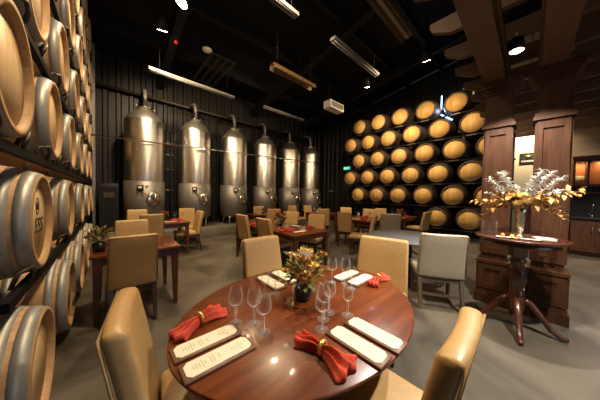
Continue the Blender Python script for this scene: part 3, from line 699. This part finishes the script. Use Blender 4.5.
def leaf_ball(c, rx, rz_, n, l0, l1, w, r_, up_=.2):
    mb = MB()
    for _ in range(n):
        a = r_.uniform(0, 2*PI); e = r_.uniform(-.35, 1.0); q = r_.uniform(.25, .95)
        d = Vector((math.cos(a)*math.cos(e), math.sin(a)*math.cos(e), math.sin(e)+up_))
        mb.leaf((c[0]+d.x*rx*q, c[1]+d.y*rx*q, c[2]+d.z*rz_*q), d+Vector((r_.uniform(-.6, .6), r_.uniform(-.6, .6), r_.uniform(-.4, .4))), r_.uniform(l0, l1), w*r_.uniform(.7, 1.2), r_.uniform(0, .6))
    return mb
def bloom(mb, p, r, r_, n=9):
    for k in range(n):
        a = k*2.4; e = .2+1.0*k/n
        mb.leaf(p, (math.cos(a)*math.cos(e), math.sin(a)*math.cos(e), math.sin(e)), r, r*.7, -.4)
def arrangement(name, label, loc, s, cols, pot_h=.07, pot_r=.055, card=False, seed=1, group=None):
    r_ = random.Random(seed); t = thing(name, label, 'flowers', loc, 0, group)
    MB().lathe([(pot_r*.8, 0), (pot_r, pot_h*.5), (pot_r*.95, pot_h), (pot_r*.85, pot_h), (pot_r*.8, pot_h*.6), (1e-4, pot_h*.6)], 20).build('pot', 'pot', t)
    c = (0, 0, pot_h+s*.35)
    leaf_ball(c, s*.95, s*.85, 110, s*.3, s*.55, s*.2, r_).build('foliage', 'leaf', t)
    for m_ in cols:
        mb = MB()
        for _ in range(7):
            a = r_.uniform(0, 2*PI); q = r_.uniform(.2, .9)
            bloom(mb, (c[0]+s*q*math.cos(a), c[1]+s*q*math.sin(a), c[2]+s*r_.uniform(.0, .9)), s*.28, r_)
        mb.build('blossoms', m_, t)
    st = MB()
    for k in range(6):
        a = k*1.05; st.tube([(0, 0, pot_h*.6), (s*.3*math.cos(a), s*.3*math.sin(a), c[2]), (s*.7*math.cos(a), s*.7*math.sin(a), c[2]+s*.5)], .003, 5)
    st.build('stems', 'stem', t)
    if card:
        MB().box(-.035, .035, -.001, .001, 0, .055, TR(.03, .02, c[2]+s*.72) @ RZ(-.75) @ RX(-.15)).build('card', 'card', t)
        MB().tube([(.03, .02, pot_h*.7), (.03, .02, c[2]+s*.74)], .002, 5).build('card_pick', 'stem', t)
    return t
arrangement('flower_arrangement', 'autumn flower arrangement with small card in dark pot on the oval table', (.90, .945, TZ), .15, ['leaf_autumn', 'petal_yellow', 'leaf_autumn'], .08, .055, True, 2)
vo = thing('votive_candle', 'small amber glass votive beside the flowers on the oval table', 'candle', (.772, .915, TZ))
MB().lathe([(.018, 0), (.022, .055), (.019, .055), (.016, .006), (1e-4, .006)], 18).build('holder', 'wax', vo); MB().lathe([(1e-4, .007), (.0155, .007), (.0165, .035), (1e-4, .035)], 16, cap=False).build('candle', 'card', vo)
arrangement('flower_arrangement', 'dry autumn leaves in dark pot on the left rectangular table', (-.10, 3.2, .75), .13, ['leaf_autumn'], .10, .06, False, 5)
arrangement('flower_arrangement', 'orange flower centrepiece on the red napkin table before the tanks', (.95, 5.95, .75), .10, ['petal_orange', 'petal_red'], .08, .05, False, 6)
arrangement('flower_arrangement', 'orange and yellow flower centrepiece on the middle table', (2.7, 3.6, .75), .16, ['petal_orange', 'petal_yellow', 'petal_red'], .08, .06, False, 8)
arrangement('flower_arrangement', 'red flower centrepiece on the table against the barrel wall', (7.3, 2.95, .75), .13, ['petal_red', 'petal_orange'], .08, .05, False, 9)
arrangement('flower_arrangement', 'red flower centrepiece on the back table before the third tank', (3.9, 6.15, .75), .10, ['petal_red', 'petal_orange'], .07, .05, False, 10)

# far settings
fn = [(1.18, 5.68, .4, 'right part of the table before the leftmost tanks'), (.62, 6.0, 1.2, 'far left corner of the table before the leftmost tanks'), (2.95, 2.95, .5, 'right edge of the middle table, before the facing chair'), (2.35, 2.95, .2, 'near left edge of the middle table'), (2.38, 4.0, .2, 'far left part of the middle table'),
      (4.0, 5.92, .3, 'near edge of the back table before the third tank'), (5.95, 3.4, .8, 'right part of the table below the left barrel columns'), (6.1, 5.6, .3, 'far part of the back right corner table'), (5.28, 3.12, .8, 'near edge of the table below the left barrel columns'), (7.3, 2.7, .4, 'near edge of the table against the barrel wall')]
for x, y, a, w in fn: dup(npr, 'red napkin on the '+w, (x, y, .75), a)
gf = make_glass('', .2, .036, 'wine glasses on far tables')
for ch in kids(gf): pass
far = [(.75, 5.75, 'at left of the table before the leftmost tanks'), (1.18, 5.92, 'at right of the table before the leftmost tanks'), (2.75, 2.85, 'at near end of the middle table'), (2.88, 3.12, 'near the right edge of the middle table'), (2.6, 3.2, 'at the centre of the middle table'), (2.95, 3.6, 'right of the flowers on the middle table'),
       (5.2, 3.55, 'at the far left of the table below the left barrel columns'), (5.3, 3.3, 'at the left of the table below the left barrel columns'), (5.5, 3.45, 'at the centre of the table below the left barrel columns'), (5.35, 2.95, 'near front of the table below the left barrel columns'), (5.75, 3.2, 'at the right of the table below the left barrel columns'),
       (5.75, 5.2, 'near edge of the back right corner table'), (5.95, 5.35, 'at the centre of the back right corner table'), (5.85, 5.6, 'at far side of the back right corner table'), (6.2, 5.2, 'at the right of the back right corner table'),
       (.5, 5.45, 'at the near left corner of the table before the leftmost tanks'), (1.22, 5.45, 'at the near right corner of the table before the leftmost tanks'), (2.45, 3.3, 'left of the flowers on the middle table'), (2.85, 4.35, 'at the far end of the middle table'), (3.75, 6.25, 'at the left of the back table before the third tank'), (4.2, 6.1, 'at the right of the back table before the fourth tank'),
       (5.15, 2.9, 'at the near corner of the table below the left barrel columns'), (6.95, 3.05, 'left of the flowers on the table against the barrel wall'), (7.1, 2.7, 'at the front of the table against the barrel wall')]
for i, (x, y, w) in enumerate(far):
    if i == 0: gf.location = (x, y, .75); gf['label'] = 'wine glass '+w
    else: dup(gf, 'wine glass '+w, (x, y, .75))
mf = [(1.0, 5.45, 0, 'front of the table before the leftmost tanks'), (2.5, 2.74, 0, 'near end of the middle table'), (2.9, 3.32, 1.57, 'right edge of the middle table'), (5.18, 3.3, 1.57, 'left edge of the table below the left barrel columns'), (5.6, 2.92, 0, 'near edge of the table below the left barrel columns')]
for x, y, a, w in mf: dup(mb0, 'cream menu on board at the '+w, (x, y, .75), a, group='menus on far tables')
cn = thing('pillar_candle', 'white candle on the table before the chair under the exit sign', 'candle', (6.05, 3.75, .75)); MB().lathe([(.03, 0), (.03, .1), (.02, .105), (1e-4, .1)], 16).build('wax', 'card', cn); MB().tube([(0, 0, .1), (0, 0, .115)], .002, 5).build('wick', 'black', cn)

# ------------------------------------------------------------------ columns, beams, joists
def column(label, cx, cy, s=.126):
    t = thing('column', label, 'column', (cx, cy, 0), 0, 'panelled mahogany columns')
    MB().box(-s, s, -s, s, .14, 2.38).build('shaft', 'wood_col', t)
    MB().box(-s-.05, s+.05, -s-.05, s+.05, 0, .13).box(-s-.035, s+.035, -s-.035, s+.035, .13, .18).box(-s-.028, s+.028, -s-.028, s+.028, .18, .55).box(-s-.045, s+.045, -s-.045, s+.045, .55, .59).build('plinth', 'wood_col', t)
    f = MB()
    for a in range(4):
        q = RZ(a*PI/2)
        for (y0, y1, z0, z1) in ((-s, -s+.05, .68, 2.34), (s-.05, s, .68, 2.34), (-s+.05, s-.05, 2.26, 2.34), (-s+.05, s-.05, .68, .76), (-s+.05, s-.05, .98, 1.06)):
            f.box(s, s+.016, y0, y1, z0, z1, q)
    f.build('panel_moulding', 'wood_col', t)
    g = MB()
    for a in range(4):
        q = RZ(a*PI/2)
        for (y0, y1, z0, z1) in ((-s-.02, -s+.05, .2, .53), (s-.05, s+.02, .2, .53), (-s+.05, s-.05, .47, .53), (-s+.05, s-.05, .2, .27)): g.box(s+.025, s+.04, y0, y1, z0, z1, q)
    g.build('plinth_moulding', 'wood_col', t)
    k = MB().box(-s-.035, s+.035, -s-.035, s+.035, 2.36, 2.40).box(-s-.02, s+.02, -s-.02, s+.02, 2.40, 2.44).box(-s-.005, s+.005, -s-.005, s+.005, 2.44, 2.80)
    for j, (e, z) in enumerate(((.02, 2.80), (.04, 2.84), (.07, 2.88), (.09, 2.92))): k.box(-s-e, s+e, -s-e, s+e, z, z+.0401)
    k.build('capital', 'wood_col', t)
    return t
column('mahogany panelled column on the left of the pair behind the flower table', 3.93, .295)
column('mahogany panelled column on the right of the pair, nearer the bar', 3.91, -.172)
for y, lab in ((.345, 'dark wood ceiling beam running over the left column'), (-.155, 'dark wood ceiling beam running over the right column')):
    b = thing('ceiling_beam', lab, 'beam', (1.3, y, 2.96), 0, 'pergola beams')
    MB().box(-4, 3.3, -.10, .10, 0, .25).build('timber', 'wood_beam', b)
    MB().box(-4, 3.2, -.125, -.10, .19, .25).box(-4, 3.2, .10, .125, .19, .25).build('moulding', 'wood_beam', b)
for k in range(14):
    x = .95+.6*k
    poly = [(.82, .10), (.84, .0), (.78, -.03)]
    o = MB().box(-.03, .03, -3.6, .62, 0, .19).add([(sx*.03, y, z) for sx in (-1, 1) for y, z in ((.62, 0), (.80, .09), (.82, .14), (.82, .19), (.62, .19))], [(0, 1, 2, 3, 4), (9, 8, 7, 6, 5)]+[(i, 5+i, 5+(i+1) % 5, (i+1) % 5) for i in range(5)]).build('ceiling_joist', 'joist')
    o.location = (x, 0, 3.21)
    tag(o, 'dark wood joist crossing over the beams, %s from the viewer' % (['first', 'second', 'third', 'fourth', 'fifth', 'sixth', 'seventh', 'eighth', 'ninth', 'tenth', 'eleventh', 'twelfth', 'thirteenth', 'fourteenth'][k]), 'joist', 'pergola joists')
# track spotlight over the flower table
sx_ = thing('spotlight', 'white-lit track spotlight hanging between the two wood beams', 'spotlight', (3.17, .13, 2.98), 0, 'ceiling spotlights')
MB().lathe([(.06, 0), (.06, .05), (.05, .13), (.02, .15)], 20).build('can', 'black', sx_); MB().lathe([(1e-4, -.006), (.05, -.004), (.055, -.0005)], 20, cap=False).build('lens', 'lamp_white', sx_)
MB().tube([(0, 0, .14), (0, 0, .19), (.16, 0, .2)], .012, 8).box(.14, .21, -.03, .03, .18, .232).build('bracket', 'grille', sx_)
spot_light('table_spot', (3.17, .13, 2.94), (3.15, .05, 0), 400, (1, .93, .82), 110, .5, .03)
def added_track_spot(label, x, y, power):  # out-of-view lamps added to brighten the floor and chair backs
    t = thing('spotlight', label, 'spotlight', (x, y, 2.98), 0, 'ceiling spotlights')
    MB().lathe([(.06, 0), (.06, .05), (.05, .13), (.02, .15)], 20).build('can', 'black', t); MB().lathe([(1e-4, -.006), (.05, -.004), (.055, -.0005)], 20, cap=False).build('lens', 'lamp_white', t)
    MB().tube([(0, 0, .14), (0, 0, .235)], .012, 8).box(-.03, .03, -.03, .03, .19, .232).build('bracket', 'grille', t)
    spot_light('added_track_fill', (x, y, 2.94), (x, y, 0), power, (1, .93, .82), 120, .6, .03)
added_track_spot('added unseen track spotlight under a joist, right of the frame', 2.15, -.55, 480)
added_track_spot('added unseen track spotlight under a joist, towards the bar', 6.95, -1.35, 330)
hp = thing('hanging_panel', 'cream panel hung edge-on from above, seen between the two columns', 'panel', (7.2, .42, 2.75))
MB().box(-1.0, 1.0, -.02, .02, 0, .46).build('board', 'cream_wall', hp); MB().box(-1.02, 1.02, -.03, .03, -.03, 0).box(-1.02, 1.02, -.03, .03, .43, .463).build('frame', 'wood_dark', hp)

# wall sign
sg = thing('wall_sign', 'black sign with pale crest and lettering on the lit cream wall', 'sign', (XR-.001, .03, 2.66))
MB().box(-.03, 0, -.19, .19, -.16, .16).build('board', 'black', sg)
MB().lathe([(.06, 0), (.06, .003)], 20, TR(-.031, 0, .045) @ RY(-PI/2), sy=1.3, cap=True).box(-.034, -.03, -.11, .11, .0, .02).box(-.034, -.03, -.1, .1, .09, .105).build('crest', 'brass', sg)
q = MB()
for k in range(8): q.box(-.034, -.03, -.14+k*.037, -.14+k*.037+.024, -.11, -.06)
q.build('lettering', 'card', sg)
spot_light('sign_spot', (8.75, .05, 3.55), (9.4, .0, 2.5), 260, (1, .86, .62), 120, .6, .05)
sl = thing('wall_washer', 'small black lamp above the sign between the columns', 'lamp', (8.75, .05, 3.6)); MB().lathe([(.05, -.03), (.05, .1), (.02, .12)], 16).build('can', 'black', sl); MB().tube([(0, 0, .1), (0, 0, hang(.05, 3.6)+.01)], .01, 6).build('stem', 'steel_black', sl)
sb_ = thing('sideboard', 'dark wood sideboard against the cream wall, seen between the columns', 'cabinet', (9.1, .05, 0))
MB().box(-.25, .28, -.7, .12, 0, 1.35).build('body', 'wood_dark', sb_); MB().box(-.28, .28, -.72, .14, 1.35, 1.4).build('top', 'wood_dark', sb_)
for y in (-.49, -.09):
    d_ = MB().box(-.27, -.25, y-.19, y+.19, .08, 1.3).build('door', 'wood_dark', sb_); MB().sphere((-.285, y+.15, .7), .015).build('knob', 'brass', d_)

# ------------------------------------------------------------------ back bar
for k in range(3):
    y1 = -.76-k*.75; cy = y1-.375
    c_ = thing('bar_cabinet', 'dark wood base cabinet of the back bar, %s from the columns' % ORD[k], 'cabinet', (9.1, cy, 0), 0, 'back bar base cabinets')
    MB().box(-.28, .29, -.374, .374, .1, .93).box(-.22, .29, -.374, .374, 0, .1).build('body', 'wood_bar', c_)
    for s in (-1, 1):
        d_ = MB().box(-.30, -.28, s*.187-.175, s*.187+.175, .13, .9).box(-.312, -.30, s*.187-.12, s*.187+.12, .2, .83).build('door', 'wood_bar', c_)
        MB().tube([(-.33, s*.05, .62), (-.335, s*.05, .74)], .008, 6).box(-.33, -.3, s*.05-.006, s*.05+.006, .63, .645).box(-.33, -.3, s*.05-.006, s*.05+.006, .72, .735).build('handle', 'galv', d_)
tag(MB().rbox(8.76, 9.39, -3.02, -.75, .932, .985, .006, 1).build('countertop', 'black'), 'black countertop of the back bar', 'countertop')
fc = thing('faucet', 'chrome faucet on the back bar counter', 'faucet', (9.2, -1.12, .985))
MB().lathe([(.025, 0), (.02, .04)], 12).tube([(0, 0, .03), (0, 0, .28), (-.04, 0, .34), (-.11, 0, .34), (-.14, 0, .28)], .012, 8).build('spout', 'polished', fc); MB().tube([(0, .02, .08), (0, .08, .1)], .007, 6).build('lever', 'polished', fc)
hu = thing('bar_hutch', 'wood wall hutch with warm-lit open bays above the back bar', 'shelf', (9.2, 0, 0))
MB().box(.16, .19, -3.0, -.78, 1.78, 2.45).build('back_panel', 'bar_glow', hu); MB().box(.16, .19, -3.0, -.78, .99, 1.78).build('backsplash', 'black', hu)
for z0, z1 in ((1.60, 1.63), (1.78, 1.83), (2.42, 2.5)): MB().box(-.16, .16, -3.0, -.78, z0, z1).build('shelf', 'wood_bar', hu)
for y in (-.80, -1.02, -1.5, -2.0, -2.5, -3.0): MB().box(-.14, .16, y-.02, y+.02, 1.83, 2.42).build('divider', 'wood_col', hu)
MB().box(-.18, -.12, -3.02, -.76, 2.46, 2.56).build('cornice', 'wood_dark', hu)
for y0, y1 in ((-1.0, -.82), (-1.48, -1.04), (-1.98, -1.52), (-2.48, -2.02)):
    MB().box(-.1, .1, y0+.03, y1-.03, 2.405, 2.42).build('light_strip', 'lamp_white' if False else 'white', hu)
    area_light('hutch_lamp', (9.2, (y0+y1)/2, 2.40), (9.26, (y0+y1)/2, 1.9), .15, y1-y0-.06, 4, (1, .62, .32))
area_light('added_counter_fill', (9.1, -1.6, 1.59), (9.0, -1.6, .9), .1, 1.5, 7, (1, .75, .5))  # warm fill added under the shelf to brighten counter and cabinets
tb = [(-.90, 'leftmost'), (-.98, 'second'), (-1.07, 'third'), (-1.15, 'fourth'), (-1.25, 'fifth'), (-1.33, 'sixth'), (-1.41, 'seventh'), (-1.5, 'eighth')]
for y, o_ in tb: dup(g0, 'stemmed glass on the lit back bar shelf, %s from the column' % o_, (9.10, y, 1.6315), group='glasses on the back bar shelf', sc=(.95, .95, .75))
pl = thing('display_plate', 'pale square plate standing in the lit bay of the bar hutch', 'plate', (9.26, -.91, 1.862)); MB().rbox(-.01, .01, -.07, .07, .0, .2, .006, 1).build('plate', 'card', pl); MB().box(-.06, .06, -.08, .08, -.015, 0).build('stand', 'wood_dark', pl); MB().box(-.05, .05, -.07, -.06, -.031, -.01).box(-.05, .05, .06, .07, -.031, -.01).build('stand_leg', 'wood_dark', pl)

# ------------------------------------------------------------------ round flower table
RT = 1.01; rx_, ry_ = 3.28, .055
rtab = thing('round_table', 'tall round dark mahogany pedestal table before the columns', 'table', (rx_, ry_, 0))
MB().lathe([(1e-4, RT-.03), (.345, RT-.03), (.355, RT-.022), (.365, RT-.012), (.365, RT-.004), (.36, RT), (1e-4, RT)], 56, cap=False).build('tabletop', 'wood_dark', rtab)
MB().lathe([(.30, RT-.075), (.30, RT-.029), (.28, RT-.029), (.28, RT-.075)], 40, cap=False).build('apron', 'wood_dark', rtab)
MB().lathe([(.055, .20), (.066, .24), (.07, .36), (.062, .42), (.045, .45), (.06, .47), (.075, .54), (.074, .64), (.05, .72), (.068, .74), (.068, .76), (.05, .78), (.072, .80), (.076, .92), (.13, .96), (.13, .982)], 28).build('pedestal', 'wood_dark', rtab)
for a in range(4):
    q = RZ(a*PI/2-PI/4-.20-.35)
    q = RZ(math.radians(180+8)+a*PI/2)
    MB().tube([q @ Vector(p) for p in ((.03, 0, .34), (.10, 0, .31), (.18, 0, .20), (.26, 0, .08), (.33, 0, .028), (.37, 0, .03))], [.036, .036, .03, .025, .025, .018], 10).build('foot', 'wood_dark', rtab)
va = thing('flower_vase', 'silver trumpet vase of white plumes, yellow blossoms and autumn leaves', 'flowers', (3.26, .05, RT))
MB().lathe([(.05, 0), (.052, .012), (.026, .025), (.018, .045), (.028, .07), (.036, .16), (.044, .26), (.064, .33), (.058, .33), (.036, .25), (1e-4, .10)], 28).build('vase', 'silver', va)
r_ = random.Random(21)
# plumes: feathery branches
for (dx, dy, dz, ln) in ((-.02, .26, .34, 1.0), (-.04, .16, .40, 1.0), (0, .32, .20, .9), (-.02, -.20, .38, 1.0), (0, -.27, .33, 1.0), (-.02, -.10, .33, .9), (-.05, .06, .30, .8), (-.06, .22, .26, .9), (-.06, -.15, .44, .9), (-.05, -.31, .24, .85), (-.03, .20, .44, .9)):
    mb = MB(); p0 = Vector((0, 0, .30)); p1 = p0+Vector((dx*.4, dy*.4, dz*.55)); p2 = p0+Vector((dx, dy, dz))*ln
    pts = [p0*(1-t)**2+p1*2*t*(1-t)+p2*t*t for t in [k/10 for k in range(11)]]
    mb.tube(pts, [.003]*6+[.002]*5, 5)
    for k in range(3, 11):
        for s in range(15):
            a = r_.uniform(0, 2*PI); dd = (pts[k]-pts[k-1]).normalized(); side = Vector((math.cos(a), math.sin(a), r_.uniform(-.3, .5)))
            q0 = pts[k]*(1-.1*s)+pts[k-1]*.1*s; mb.leaf(q0, dd*.8+side, r_.uniform(.035, .07), .012, .8)
    mb.build('plume', 'plume', va)
# leaf sprays
lf_ = MB()
for (dy, dz, n_) in ((.33, .02, 40), (.26, -.10, 34), (.20, .10, 44), (-.36, .14, 44), (-.26, -.08, 34), (-.2, .10, 40), (.05, .12, 40), (.30, -.16, 26)):
    for k in range(n_):
        t = r_.uniform(.25, 1.08)
        p = (r_.uniform(-.11, .05), dy*t+r_.uniform(-.03, .03), .34+dz*t*t+.05*math.sin(t*3)+r_.uniform(-.03, .03))
        lf_.leaf(p, (r_.uniform(-.8, .3), dy*2+r_.uniform(-.8, .8), r_.uniform(-.6, .6)), r_.uniform(.04, .075), .036, .4)
    lf_.tube([(0, 0, .31), (-.03, dy*.5, .36+dz*.3), (-.03, dy, .34+dz)], .003, 5)
lf_.build('leaf_sprays', 'leaf_autumn', va)
yb = MB()
for (x, y, z) in ((-.07, -.05, .36), (-.08, .02, .34), (-.05, -.12, .38), (-.04, .12, .37), (-.02, .18, .34), (-.09, -.01, .41), (-.06, .07, .41)):
    bloom(yb, (x, y, z), .075, r_, 16)
yb.build('blossoms', 'petal_yellow', va)
# small things on the round table
tgl = MB
def tumbler(label, loc):
    t = thing('glass_cylinder', label, 'glass', loc, 0, 'clear glass cylinders on the round table')
    MB().lathe([(1e-4, 0), (.03, 0), (.032, .15), (.029, .15), (.0275, .008), (1e-4, .008)], 24, cap=False).build('wall', 'glass', t); return t
tm = tumbler('left clear glass cylinder on the left of the round table', (3.32, .335, RT)); dup(tm, 'right clear glass cylinder on the left of the round table', (3.30, .262, RT))
ty = thing('serving_tray', 'thin pale serving board lying on the round table', 'tray', (3.08, .06, RT), .15)
MB().rbox(-.045, .045, -.16, .16, 0, .008, .003, 1).build('board', 'card', ty); MB().box(-.052, -.044, -.165, .165, 0, .012).build('edge', 'black', ty)
for k, (x, y, r0, m_, lab) in enumerate(((3.10, .17, .018, 'fruit_orange', 'small orange fruit at the left end of the serving board'), (3.085, .10, .017, 'fruit_yellow', 'small yellow fruit on the left part of the serving board'), (3.09, .055, .018, 'fruit_orange', 'small orange fruit at the middle of the serving board'))):
    z = RT+.008+r0*.94 if k else RT+.008+r0*.94
    o = MB().sphere((0, 0, 0), r0, 14, 10, None, .95).build('fruit', m_); o.location = (x, y, z); tag(o, lab, 'fruit', 'fruit on the serving board')
pp_ = thing('paper_stack', 'small stack of white papers right of the vase on the round table', 'papers', (3.27, -.12, RT), .3)
MB().box(-.05, .05, -.075, .075, 0, .02).build('sheets', 'paper', pp_)

# exit sign and wall notice
ex = thing('exit_sign', 'green lit exit sign on the dark wall left of the barrels', 'sign', (9.25, 6.54, 2.86))
MB().box(-.03, .15, -.16, .16, -.10, .10).build('case', 'exit', ex)
text_mesh('EXIT', .15, 'lettering', 'exit_white', ex, TR(-.032, 0, 0) @ RZ(-PI/2) @ RX(PI/2))
wn_ = thing('wall_notice', 'small pale notice strip on the dark wall in the room corner', 'sign', (9.34, 7.6, 1.68)); MB().box(-.02, 0, -.16, .16, -.03, .03).build('plate', 'grille', wn_)
